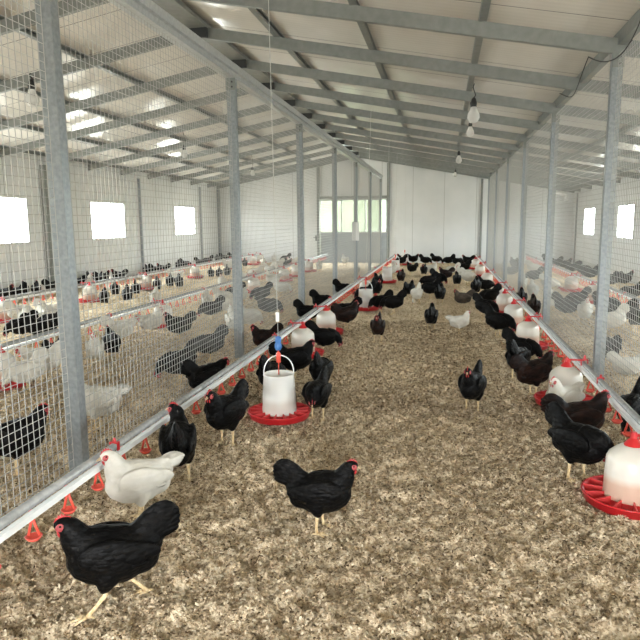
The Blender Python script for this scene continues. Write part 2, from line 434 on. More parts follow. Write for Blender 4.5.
# ------------------------------------------------------------------ posts and wire mesh
PL = [3.39 + 3.19 * k for k in range(-1, 7)]
PR = [6.28 + 3.19 * k for k in range(-2, 6)]
def cpost(w, d, t=.005):
    return [(-w / 2, 0), (w / 2, 0), (w / 2, d), (w / 2 - .02, d), (w / 2 - .02, d - t), (w / 2 - t, d - t), (w / 2 - t, t), (-w / 2 + t, t), (-w / 2 + t, d - t), (-w / 2 + .02, d - t), (-w / 2 + .02, d), (-w / 2, d)]
PORD = ['out-of-view', 'nearest', 'second', 'third', 'fourth', 'fifth', 'sixth', 'rearmost']
for side, xs, ys, zt in (('wide', XL, PL, 3.0), ('narrow', XRF, PR, zraft(XRF) - .002)):
    for i, y in enumerate(ys):
        e = ob('fence_post', None, None, (xs, y, 0)); k = i if side == 'wide' else max(i - 1, 0)
        lab = 'galvanised steel post of the fence at the %s pen, %s along the aisle' % (side, PORD[min(k, 7)] if not (side == 'narrow' and i == 0) else 'behind the viewer')
        tag(e, lab, 'post', 'posts of the mesh fence at the %s pen' % side)
        p = MB(); sgn = 1
        p.prism(cpost(.095, .07), (0, -.035, -.055), (0, -.035, zt), up=(0, 1, 0))
        ob('shaft', p.mesh('shaft', [GALV], weld=True), e)
        p = MB(); p.box((-.05, -.044, zt - .12), (.05, -.036, zt + .0)); ob('top_bracket', p.mesh('top_bracket', [GALVR]), e)
        for bz in (zt - .04, zt - .09):
            p = MB(); p.lathe([(.009, 0), (.009, .008), (0.0001, .008)], 6)
            b = ob('bolt', p.mesh('bolt', [DARKST]), e, (0.018, -.044, bz)); b.rotation_euler = (pi / 2, 0, 0)

def wire_panel(y0, y1, z0, z1, cy=.05, cz=.05, r=.0016):
    p = MB(); n = int(round((y1 - y0) / cy)); k = int(round((z1 - z0) / cz))
    sq = [(-r, -r), (r, -r), (r, r), (-r, r)]
    for i in range(n + 1):
        y = y0 + (y1 - y0) * i / n; p.prism(sq, (r, y, z0), (r, y, z1), up=(0, 1, 0), cap=False)
    for i in range(k + 1):
        z = z0 + (z1 - z0) * i / k; p.prism(sq, (-r, y0, z), (-r, y1, z), cap=False)
    return p.mesh('wire_mesh', [WIRE])
W1 = wire_panel(0, 3.07, .015, 3.0)
zt2 = zraft(XRF) - .02
W2 = wire_panel(0, 3.07, .015, zt2)
for side, xs, ys, me in (('wide', XL, PL, W1), ('narrow', XRF, PR, W2)):
    for i in range(len(ys) - 1):
        o = ob('wire_mesh_panel', me, None, (xs, ys[i] + .06, 0))
        k = i if side == 'wide' else max(i - 1, 0)
        if side == 'narrow' and i == 0: lab = 'welded wire mesh panel of the narrow pen fence beside the viewer'
        elif k == 0: lab = 'welded wire mesh panel of the %s pen fence in front of its nearest visible post' % side
        else: lab = 'welded wire mesh panel of the %s pen fence between its %s and %s posts' % (side, PORD[k], PORD[k + 1])
        tag(o, lab, 'wire mesh', 'wire mesh panels of the %s pen fence' % side)

# ------------------------------------------------------------------ litter
def vnoise(x, y, f, seed):
    r = np.random.RandomState(seed); g = r.rand(256, 256)
    u, v = x * f, y * f; i, j = np.floor(u).astype(int), np.floor(v).astype(int); a, b = u - i, v - j
    a = a * a * (3 - 2 * a); b = b * b * (3 - 2 * b); G = lambda p, q: g[p % 256, q % 256]
    return (G(i, j) * (1 - a) + G(i + 1, j) * a) * (1 - b) + (G(i, j + 1) * (1 - a) + G(i + 1, j + 1) * a) * b - .5
def lz(x, y):
    h = .036 * vnoise(x, y, 2.3, 1) + .036 * vnoise(x, y, 7.5, 2) + .050 * vnoise(x, y, 22, 3) + .034 * vnoise(x, y, 42, 4)
    return h - .012
def hz(x, y):
    X, Y = np.meshgrid(x + np.linspace(-.09, .09, 7), y + np.linspace(-.09, .09, 7))
    return float(np.percentile(lz(X, Y), 70)) - .002
def grid(x0, x1, y0, y1, st):
    nx, ny = int((x1 - x0) / st) + 1, int((y1 - y0) / st) + 1
    X, Y = np.meshgrid(np.linspace(x0, x1, nx), np.linspace(y0, y1, ny))
    V = np.stack([X, Y, lz(X, Y)], -1).reshape(-1, 3)
    a = (np.arange(ny - 1)[:, None] * nx + np.arange(nx - 1)[None]).reshape(-1)
    F = np.stack([a, a + 1, a + nx + 1, a + nx], 1)
    return V, F
def npmesh(name, V, F, m, smooth=True):
    me = bpy.data.meshes.new(name); me.vertices.add(len(V)); me.vertices.foreach_set('co', V.astype(np.float32).ravel())
    k = F.shape[1]; me.loops.add(F.size); me.loops.foreach_set('vertex_index', F.astype(np.int32).ravel())
    me.polygons.add(len(F)); me.polygons.foreach_set('loop_start', np.arange(0, F.size, k, dtype=np.int32))
    me.update(calc_edges=True); me.materials.append(m)
    if smooth: me.polygons.foreach_set('use_smooth', np.ones(len(F), bool))
    return me
Vs, Fs, off = [], [], 0
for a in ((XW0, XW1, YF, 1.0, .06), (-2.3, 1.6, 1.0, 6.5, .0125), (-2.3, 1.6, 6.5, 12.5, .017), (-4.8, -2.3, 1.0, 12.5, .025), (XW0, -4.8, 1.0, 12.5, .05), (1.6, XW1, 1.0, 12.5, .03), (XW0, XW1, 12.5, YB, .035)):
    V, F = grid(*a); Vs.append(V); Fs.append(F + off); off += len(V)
NB = sum(len(f) for f in Fs)
# loose flakes lying on the bed
def flakes(n, x0, x1, y0, y1, big=1.0, pw=1.0):
    u = rs.rand(n) ** pw
    y = y0 + (y1 - y0) * u; x = x0 + (x1 - x0) * rs.rand(n)
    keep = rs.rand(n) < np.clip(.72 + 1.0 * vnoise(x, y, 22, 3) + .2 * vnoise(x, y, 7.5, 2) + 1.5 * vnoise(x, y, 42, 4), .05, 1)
    x = x[keep]; y = y[keep]; n = len(x)
    L = (.0042 + .0075 * rs.rand(n) ** 1.4) * big; W = (.0018 + .0028 * rs.rand(n)) * big
    a = rs.rand(n) * 2 * pi; tl = rs.randn(n) * .4; rl = rs.randn(n) * .45
    d = np.stack([np.cos(a) * np.cos(tl), np.sin(a) * np.cos(tl), np.sin(tl)], 1)
    s = np.stack([-np.sin(a) * np.cos(rl), np.cos(a) * np.cos(rl), np.sin(rl)], 1)
    c = np.stack([x, y, lz(x, y) - .001 + .007 * rs.rand(n)], 1)
    d *= L[:, None]; s *= W[:, None]
    up = np.array([0, 0, 1.0]) * (W * .8)[:, None]
    V = np.stack([c - d - s, c - d * .0 - s * 1.2 + up, c + d - s * .6, c + d + s * .7, c + s * 1.2 + up, c - d + s], 1).reshape(-1, 3)
    b = np.arange(n)[:, None] * 6
    F = np.concatenate([b + np.array([[0, 1, 4, 5]]), b + np.array([[1, 2, 3, 4]])], 0)
    return V, F
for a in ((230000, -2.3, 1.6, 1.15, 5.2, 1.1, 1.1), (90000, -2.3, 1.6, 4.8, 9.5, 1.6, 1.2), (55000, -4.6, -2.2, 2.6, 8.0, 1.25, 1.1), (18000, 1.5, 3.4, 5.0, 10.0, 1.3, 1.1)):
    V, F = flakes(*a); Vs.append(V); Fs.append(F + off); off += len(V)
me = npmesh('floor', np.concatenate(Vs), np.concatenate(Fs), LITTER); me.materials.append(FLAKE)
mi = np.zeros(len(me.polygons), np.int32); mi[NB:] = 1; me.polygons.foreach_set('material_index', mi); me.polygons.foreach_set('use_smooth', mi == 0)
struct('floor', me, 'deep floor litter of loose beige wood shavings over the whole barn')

# ------------------------------------------------------------------ water lines
ZP = .34
JY = {'L': [6.77, 8.19, 12.66], 'R': [3.4, 5.24, 7.61, 9.19, 10.53, 11.81, 14.79, 17.63, 20.17], 'LF': [8.58, 11.05, 13.41, 16.35, 19.78, 21.79, 22.75], 'LN': [5.03, 8.51, 13.06, 15.7, 17.06, 18.8], 'RF': [14.01, 12.08], 'B': [4.5, 10.55, 15.4, 18.7, 21.9]}
cupm = MB()
cupm.tube([(0, 0, .035), (0, 0, .012)], .013, 8)
cupm.tube([(0, 0, .014), (.010, 0, -.03), (.026, 0, -.075)], .006, 6)
cupm.tube([(0, 0, .014), (-.010, 0, -.03), (-.022, 0, -.075)], .006, 6)
cupm.lathe([(.0001, -.098), (.022, -.096), (.036, -.078), (.033, -.078), (.020, -.090), (.0001, -.091)], 14)
CUPME = cupm.mesh('drip_cup', [CUP], True, True)
hk = MB(); hk.box((-.024, -.011, -.008), (-.019, .011, .03)); hk.box((.019, -.011, -.008), (.024, .011, .03)); hk.box((-.024, -.011, .03), (.024, .011, .037)); hk.tube([(0, 0, .036), (0, 0, .058)], [.010, .006], 8)
HANGME = hk.mesh('line_clip', [RED])
def water_line(name, x, y0, y1, step, lab, wires, sd=1, skip=(), c0=.55):
    r = ob(name, None, None, (x, y0, 0)); tag(r, lab, 'water line')
    L = y1 - y0
    p = MB(); p.tube([(0, 0, ZP + .012), (0, L, ZP + .012)], .020, 12); ob('support_tube', p.mesh('support_tube', [GALVT], True), r)
    p = MB(); p.box((-.012 + sd * .016, 0, ZP - .042), (.014 + sd * .016, L, ZP - .014)); ob('water_pipe', p.mesh('water_pipe', [PVC]), r)
    n = int(L / step)
    for i in range(min(n, 98)):
        if min([abs(y0 + .1 + i * step - q) for q in skip] + [9]) < .17: continue
        ob('drip_cup', CUPME, r, (0, .1 + i * step, ZP - .055), rz=(i * 37 % 20 - 10) * .02)
    for i in range(int((L - c0) / 3.2) + 1):
        ob('line_clip', HANGME, r, (0, c0 + i * 3.2, ZP))
    p = MB()
    for k in wires: p.tube([(0, k, ZP + .09), (0, k, zraft(x))], .0022, 5)
    if wires: ob('hanging_wire', p.mesh('hanging_wire', [CORD]), r)
    return r
water_line('water_line', -1.668, .3, 22.4, .255, 'long white and grey nipple drinker pipe on the wide pen side of the aisle', (), skip=JY['L'], c0=2.57)
water_line('water_line', 1.134, .3, 22.4, .255, 'long grey nipple drinker pipe on the narrow pen side of the aisle', (), -1, skip=JY['R'], c0=1.2)
water_line('water_line', -4.17, .3, 22.6, .255, 'nipple drinker pipe inside the wide pen, nearer the mesh fence', (), skip=JY['LN'])
water_line('water_line', -6.90, 1.3, 22.6, .255, 'nipple drinker pipe inside the wide pen, nearer the window wall', (), skip=JY['LF'])
water_line('water_line', 2.80, .3, 22.6, .255, 'nipple drinker pipe inside the narrow pen with pink-red cups', (), skip=JY['RF'])

# ------------------------------------------------------------------ jugs and bucket feeders
def pan_mesh():
    p = MB()
    p.lathe([(.12, .008), (.205, .004), (.226, .014), (.236, .054), (.243, .057), (.240, .063), (.229, .060), (.216, .018), (.15, .012), (.134, .046), (.118, .050)], 40)
    return p.mesh('pan', [RED], True, True)
def rib_mesh():
    p = MB(); p.add([(.128, -.0035, .010), (.220, -.0035, .016), (.232, -.0035, .066), (.128, -.0035, .066), (.128, .0035, .010), (.220, .0035, .016), (.232, .0035, .066), (.128, .0035, .066)],
                    [(0, 1, 2, 3), (7, 6, 5, 4), (0, 4, 5, 1), (1, 5, 6, 2), (2, 6, 7, 3), (3, 7, 4, 0)])
    return p.mesh('divider', [REDL])
PANME, RIBME = pan_mesh(), rib_mesh()
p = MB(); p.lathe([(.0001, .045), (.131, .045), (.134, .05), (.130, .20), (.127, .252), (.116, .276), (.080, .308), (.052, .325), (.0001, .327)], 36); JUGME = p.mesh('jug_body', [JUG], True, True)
def capmesh(sx):
    # red screw cap with a short arm that clips over the water pipe at local x = sx
    p = MB(); p.lathe([(.0001, .320), (.044, .318), (.046, .328), (.031, .350), (.018, .365), (.015, .396), (.0001, .399)], 20)
    a, b = sorted((0, sx)); p.box((a, -.009, .374), (b, .009, .386))
    p.box((sx - .027, -.014, .335), (sx - .022, .014, .384)); p.box((sx + .022, -.014, .335), (sx + .027, .014, .384)); p.box((sx - .027, -.014, .380), (sx + .027, .014, .387))
    p.tube([(sx, 0, .386), (sx, 0, .42)], [.013, .006], 10)
    return p.mesh('cap', [RED], False, True)
CAPS = {}
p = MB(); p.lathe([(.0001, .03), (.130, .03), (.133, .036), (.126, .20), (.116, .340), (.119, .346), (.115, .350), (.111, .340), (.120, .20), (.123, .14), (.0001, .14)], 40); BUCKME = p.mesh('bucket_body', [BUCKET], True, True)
p = MB(); h = [(0.115 * cos(a), 0, .335 + .155 * sin(a) ** .8 if sin(a) > 0 else .335) for a in [pi * i / 16 for i in range(17)]]; p.tube(h, .0045, 8); HANDME = p.mesh('handle', [PVC], True)
p = MB(); p.tube([(0, 0, .34), (0, 0, .53)], .0045, 8); p.lathe([(.0001, .43), (.017, .435), (.019, .50), (.010, .515), (.0001, .52)], 12); HOOKME = p.mesh('adjuster', [CUP], True, True)
p = MB(); p.lathe([(.0001, .525), (.018, .53), (.027, .55), (.027, .575), (.020, .59), (.026, .60), (.022, .63), (.0001, .64)], 14); PULME = p.mesh('pulley', [BLUE], True, True)

def jug(x, y, xp, lab, grp, ribs=14):
    k = round(xp - x, 3)
    if k not in CAPS: CAPS[k] = capmesh(k)
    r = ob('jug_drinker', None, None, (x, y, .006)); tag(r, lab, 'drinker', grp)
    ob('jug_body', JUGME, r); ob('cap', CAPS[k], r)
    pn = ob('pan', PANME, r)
    for k in range(ribs): ob('divider', RIBME, pn, rz=2 * pi * k / ribs + .1)
def feeder(x, y, lab, ctop, ribs=16, pulley=False):
    r = ob('bucket_feeder', None, None, (x, y, .018)); tag(r, lab, 'feeder', 'white bucket feeders with red pans hung on cords')
    ob('bucket_body', BUCKME, r); hd = ob('handle', HANDME, r, rz=.35); ob('adjuster', HOOKME, r)
    if pulley: tag(ob('pulley', PULME, r), 'blue pulley')
    z0 = .63 if pulley else .515
    pn = ob('pan', PANME, r)
    for k in range(ribs): ob('divider', RIBME, pn, rz=2 * pi * k / ribs + .07)
    p = MB(); p.tube([(0, 0, z0), ctop], .0026, 6); ob('cord', p.mesh('cord', [CORD], True), r)
    if pulley:
        p = MB(); t = .055; c = Vector((0, 0, .63)).lerp(Vector(ctop), t); p.box((c.x - .012, c.y - .010, c.z - .035), (c.x + .012, c.y + .010, c.z + .035)); ob('cord_lock', p.mesh('cord_lock', [PVC]), r)
G_J = "white jugs with red caps and pans on the drinker pipes"
jug(-1.530, 6.766, -1.668, 'translucent white jug with red cap, nearest on the aisle pipe at the wide pen', G_J)
jug(-1.530, 8.189, -1.668, 'translucent white jug with red cap, second on the aisle pipe at the wide pen', G_J)
jug(-1.530, 12.660, -1.668, 'translucent white jug with red cap, third on the aisle pipe at the wide pen', G_J)
jug(1.000, 3.396, 1.134, 'translucent white jug with red cap, nearest on the aisle pipe at the narrow pen', G_J)
jug(1.000, 5.239, 1.134, 'translucent white jug with red cap, second on the aisle pipe at the narrow pen', G_J)
jug(1.000, 7.609, 1.134, 'translucent white jug with red cap, third on the aisle pipe at the narrow pen', G_J)
jug(1.000, 9.186, 1.134, 'translucent white jug with red cap, fourth on the aisle pipe at the narrow pen', G_J)
jug(1.000, 10.533, 1.134, 'translucent white jug with red cap, fifth on the aisle pipe at the narrow pen', G_J)
jug(1.000, 11.807, 1.134, 'translucent white jug with red cap, sixth on the aisle pipe at the narrow pen', G_J)
jug(1.000, 14.791, 1.134, 'translucent white jug with red cap, seventh on the aisle pipe at the narrow pen', G_J)
jug(1.000, 17.633, 1.134, 'translucent white jug with red cap, eighth on the aisle pipe at the narrow pen', G_J)
jug(1.000, 20.169, 1.134, 'translucent white jug with red cap, rearmost on the aisle pipe at the narrow pen', G_J)
jug(-6.740, 8.583, -6.900, "translucent white jug with red cap, nearest on the wide pen's window-side pipe", G_J)
jug(-6.740, 11.047, -6.900, "translucent white jug with red cap, second on the wide pen's window-side pipe", G_J)
jug(-6.740, 13.408, -6.900, "translucent white jug with red cap, third on the wide pen's window-side pipe", G_J)
jug(-6.740, 16.352, -6.900, "translucent white jug with red cap, fourth on the wide pen's window-side pipe", G_J)
jug(-6.740, 19.777, -6.900, "translucent white jug with red cap, fifth on the wide pen's window-side pipe", G_J)
jug(-6.740, 21.793, -6.900, "translucent white jug with red cap, sixth on the wide pen's window-side pipe", G_J)
jug(-6.740, 22.750, -6.900, "translucent white jug with red cap, seventh on the wide pen's window-side pipe", G_J)
jug(-4.030, 5.033, -4.170, "translucent white jug with red cap, nearest on the wide pen's fence-side pipe", G_J)
jug(-4.030, 8.507, -4.170, "translucent white jug with red cap, second on the wide pen's fence-side pipe", G_J)
jug(-4.030, 13.056, -4.170, "translucent white jug with red cap, third on the wide pen's fence-side pipe", G_J)
jug(-4.030, 15.699, -4.170, "translucent white jug with red cap, fourth on the wide pen's fence-side pipe", G_J)
jug(-4.030, 17.058, -4.170, "translucent white jug with red cap, fifth on the wide pen's fence-side pipe", G_J)
jug(-4.030, 18.799, -4.170, "translucent white jug with red cap, sixth on the wide pen's fence-side pipe", G_J)
jug(2.680, 12.082, 2.800, 'translucent white jug with red cap, nearest in the narrow pen', G_J)
jug(2.680, 14.006, 2.800, 'translucent white jug with red cap, second in the narrow pen', G_J)
feeder(-1.210, 4.500, 'large white bucket feeder with red pan and blue pulley in the near aisle', (-0.03, 0.02, 3.42), pulley=True)
feeder(-1.280, 10.550, 'white bucket feeder with red pan beside the pipe by the fourth post', (-0.02, 0.9, 3.45))
feeder(-1.340, 15.400, 'white bucket feeder hanging third along the pipe toward the gate', (0.0, 0.3, 3.44))
feeder(-1.380, 18.700, 'white bucket feeder hanging fourth along the pipe before the gate', (0.0, 0.2, 3.44))
feeder(-1.300, 21.900, 'rearmost white bucket feeder hanging before the bare end wall', (0.0, 0.0, 3.44))

# ------------------------------------------------------------------ hens
def hen_mesh(pose, comb=True, vox=.0062):
    """one hen facing +X standing on z = 0; returns (body mesh, comb mesh)"""
    P = dict(lift=0, pitch=0, neck=None, walk=0)
    sit = pose == 'sit'
    dz = -.105 if sit else 0.0
    tilt = {'feed': -.20, 'peck': -.34, 'drink': -.05, 'preen': -.08}.get(pose, 0.0)   # body pitches forward
    piv = Vector((-.02, 0, .22))
    def bp(x, z, y=0):
        q = Vector((x, y, z)) - piv; a = tilt
        return Vector((q.x * cos(a) - q.z * sin(a), q.y, q.x * sin(a) + q.z * cos(a))) + piv + Vector((0, 0, dz))
    B = MB()
    def ring(pts):
        cs = [bp(p[0], p[1]) for p in pts]; R = []
        for i, p in enumerate(pts):
            t = cs[min(i + 1, len(cs) - 1)] - cs[max(i - 1, 0)]
            R.append((cs[i], p[2], p[3], t))
        return R
    # trunk: breast -> rump (x, z, half-height, half-width)
    B.loft(ring([(.172, .262, .012, .010), (.162, .257, .050, .044), (.132, .247, .084, .072), (.085, .234, .107, .090), (.02, .226, .117, .097), (-.04, .228, .112, .096), (-.09, .240, .096, .084), (-.13, .258, .073, .064), (-.16, .276, .046, .042), (-.175, .286, .014, .014)]), n=20)
    # tail: laterally thin, fanned and cocked up
    low = pose == 'alert'
    if low: B.loft(ring([(-.08, .255, .074, .062), (-.125, .272, .060, .046), (-.165, .287, .048, .030), (-.20, .299, .036, .018), (-.222, .305, .02, .007)]), n=14)
    else: B.loft(ring([(-.08, .262, .070, .060), (-.125, .292, .070, .044), (-.165, .328, .072, .030), (-.203, .360, .066, .019), (-.228, .384, .045, .010), (-.236, .392, .02, .006)]), n=14)
    # folded wings
    for s in (-1, 1):
        M = Matrix.Rotation(-tilt - .12, 3, 'Y')
        B.ell(bp(.012, .255, s * .082), (.130, .024, .070), M=M, n=16, k=10)
        B.ell(bp(-.085, .257, s * .070), (.090, .016, .038), M=Matrix.Rotation(-tilt - .22, 3, 'Y'), n=14, k=8)
    # fluff under the tail
    B.ell(bp(-.090, .200), (.082, .074, .070)); B.ell(bp(-.02, .165), (.085, .070, .055))
    # neck and head
    heads = {
     'stand': [(.112, .285), (.140, .325), (.156, .362), (.170, .388)],
     'alert': [(.104, .288), (.124, .336), (.136, .376), (.150, .402)],
     'walk': [(.112, .285), (.138, .325), (.152, .360), (.166, .386)],
     'lookleft': [(.110, .285), (.128, .33), (.135, .368), (.138, .395)],
     'drink': [(.115, .280), (.150, .310), (.180, .338), (.205, .352)],
     'sit': [(.105, .285), (.125, .32), (.138, .352), (.152, .376)],
     'feed': [(.125, .270), (.175, .262), (.212, .225), (.232, .186)],
     'peck': [(.125, .265), (.182, .225), (.215, .150), (.228, .092)],
     'preen': [(.118, .278), (.155, .292), (.185, .270), (.190, .235)],
    }[pose]
    yaw = {'lookleft': 1.15, 'preen': .5, 'stand': .12, 'walk': .0}.get(pose, 0.0)
    cs = [bp(x, z) for x, z in heads]
    if yaw:
        c0 = cs[0].copy()
        for i in (2, 3):
            q = cs[i] - c0; a = yaw * (i - 1) / 4
            cs[i] = c0 + Vector((q.x * cos(a), q.x * sin(a), q.z))
    rad = [(.084, .068), (.060, .050), (.046, .039), (.036, .031)]
    if pose in ('feed', 'peck', 'preen'): rad = [(.080, .068), (.060, .050), (.046, .038), (.035, .030)]
    R = []
    base = bp(.06, .262)
    allc = [base] + cs
    rr = [(.096, .082)] + rad
    for i, c in enumerate(allc):
        t = allc[min(i + 1, len(allc) - 1)] - allc[max(i - 1, 0)]
        R.append((c, rr[i][0], rr[i][1], t))
    B.loft(R, n=16)
    H = cs[-1]
    down = {'stand': .12, 'alert': .12, 'walk': .15, 'lookleft': .05, 'drink': -.1, 'sit': .1, 'feed': .95, 'peck': 1.15, 'preen': 1.0}[pose]
    hd = Vector((cos(down) * cos(yaw), cos(down) * sin(yaw), -sin(down)))
    hs = Vector((-sin(yaw), cos(yaw), 0)); hu = hd.cross(hs)
    HM = Matrix((hd, hs, hu)).transposed()
    B.ell(H + hd * .010, (.038, .027, .030), M=HM, n=16, k=10)
    # thighs
    hips = []
    for s in (-1, 1):
        fx = {'walk': .075 * s}.get(pose, .012 * s)
        hip = bp(-.005 + fx * .35, .20, s * .052); knee = Vector((.008 + fx * .6, s * .052, .112 + dz))
        if not sit:
            t = knee - hip
            B.loft([(hip + Vector((0, 0, .03)), .062, .048, t), (hip.lerp(knee, .5), .050, .040, t), (knee, .022, .019, t), (knee + t * .12, .010, .010, t)], n=12)
        hips.append((s, fx, knee))
    me = B.mesh('hen_core', [FEATHER['k']])
    tmp = bpy.data.objects.new('tmp', me); COL.objects.link(tmp)
    md = tmp.modifiers.new('r', 'REMESH'); md.mode = 'VOXEL'; md.voxel_size = vox
    sm = tmp.modifiers.new('s', 'SMOOTH'); sm.factor = .5; sm.iterations = 5
    dg = bpy.context.evaluated_depsgraph_get(); ev = tmp.evaluated_get(dg); m2 = ev.to_mesh()
    V = [tuple(v.co) for v in m2.vertices]; F = [tuple(f.vertices) for f in m2.polygons]; ev.to_mesh_clear()
    bpy.data.objects.remove(tmp); bpy.data.meshes.remove(me)
    K = MB(); K.v = V; K.f = F; K.m = [0] * len(F)
    # loose tail and wing feathers laid over the core
    def blade(a, b, w, th=.0035):
        a = Vector(a); b = Vector(b); t = (b - a); side = t.cross(Vector((0, 1, 0))).normalized(); n_ = t.cross(side).normalized()
        rows = []
        for k, (u, ww) in enumerate(((0, .35), (.3, .9), (.65, 1.0), (.9, .75), (1.0, .3))):
            c = a + t * u; rows.append([c + side * w * ww, c + n_ * th, c - side * w * ww, c - n_ * th])
        vs = [q for r in rows for q in r]; fs = []
        for i in range(len(rows) - 1):
            for j in range(4): fs.append((i * 4 + j, i * 4 + (j + 1) % 4, (i + 1) * 4 + (j + 1) % 4, (i + 1) * 4 + j))
        fs += [(3, 2, 1, 0), tuple(len(vs) - 4 + j for j in range(4))]
        K.add(vs, fs, 0)
    for s in (-1, 1):
        for k in range(7):
            a = (.12 + k * .16) if not low else (-.05 + k * .09)
            ln = (.118 if not low else .098) + .010 * (3 - abs(k - 3))
            o = bp(-.120, .275 + .006 * k, s * (.036 - .003 * k)); e = bp(-.130 - ln * cos(a), .285 + ln * sin(a) * 1.02, s * (.012 - .0012 * k))
            blade(o, e, .019)
        for k in range(4):
            o = bp(-.02 - .012 * k, .262 - .016 * k, s * (.100 - .001 * k)); e = bp(-.155 + .012 * k, .268 - .022 * k, s * (.064 + .003 * k)); blade(o, e, .013, .003)
    # face, beak, eyes
    for s in (-1, 1):
        K.ell(H + hd * .020 + hs * s * .0200 - hu * .003, (.021, .009, .017), 1, HM, 10, 6)
        K.ell(H + hd * .021 + hs * s * .0285 + hu * .005, (.0048, .003, .0048), 4, HM, 8, 5)
        K.ell(H - hd * .006 + hs * s * .025 - hu * .010, (.006, .004, .009), 5, HM, 8, 5)
        K.ell(H + hd * .032 + hs * s * .008 - hu * .030, (.008, .004, .015), 2, HM, 8, 6)
    bk = [(H + hd * .038 - hu * .003, .012, .010, hd), (H + hd * .054 - hu * .006, .008, .006, hd), (H + hd * .067 - hu * .012, .002, .002, hd - hu * .5)]
    K.loft(bk, 3, 8)
    # legs and toes
    for s, fx, knee in hips:
        if sit: continue
        lift = .0 if not (pose == 'walk' and s == 1) else .012
        foot = Vector((.004 + fx * (1.5 if pose == 'walk' else 1.0), s * .054, .008 + lift))
        if pose == 'walk' and s == -1: foot.x -= .01
        kn = knee + Vector((-.006, 0, -.02))
        K.tube([kn + Vector((0, 0, .02)), kn, kn.lerp(foot, .5) + Vector((-.003, 0, 0)), foot], [.013, .010, .0075, .0085], 8, 2 if False else 6)
        for an, L in ((-.5, .052), (0.0, .062), (.5, .052), (pi - .15 * s, .026)):
            tip = foot + Vector((cos(an) * L, sin(an) * L, -.005 - lift * .3))
            K.tube([foot, foot.lerp(tip, .55) + Vector((0, 0, .003)), tip], [.008, .006, .0028], 6, 6)
    # comb: serrated single blade
    C = MB()
    def combgeo(mb, mi):
        n = 11; base_ = []; top = []
        for i in range(n):
            u = i / (n - 1); x = .042 - .058 * u
            hgt = (.006 + .015 * math.sin(pi * min(1, u * .95 + .08))) * (1.0 if i % 2 else .45)
            zb = .016 + .007 * math.sin(pi * u)
            base_.append((x, zb)); top.append((x - .004, zb + hgt))
        vs = []
        for s in (-1, 1):
            for (x, z) in base_: vs.append(H + hd * x + hu * z + hs * s * .0045)
            for (x, z) in top: vs.append(H + hd * x + hu * z + hs * s * .0018)
        fs = []
        for i in range(n - 1):
            fs += [(i, n + i, n + i + 1, i + 1), (2 * n + i, 2 * n + i + 1, 3 * n + i + 1, 3 * n + i), (n + i, 3 * n + i, 3 * n + i + 1, n + i + 1), (i, i + 1, 2 * n + i + 1, 2 * n + i)]
        fs += [(0, 2 * n, 3 * n, n), (n - 1, 2 * n - 1, 4 * n - 1, 3 * n - 1)]
        mb.add(vs, fs, mi)
    mats = [FEATHER['k'], SKIN, COMBM, BEAKM, EYEM, SKINP, LEGM]
    if comb: combgeo(C, 0)
    else: combgeo(K, 2)
    body = K.mesh('hen', mats, True)
    cm = C.mesh('comb', [COMBM], True) if comb else None
    return body, cm

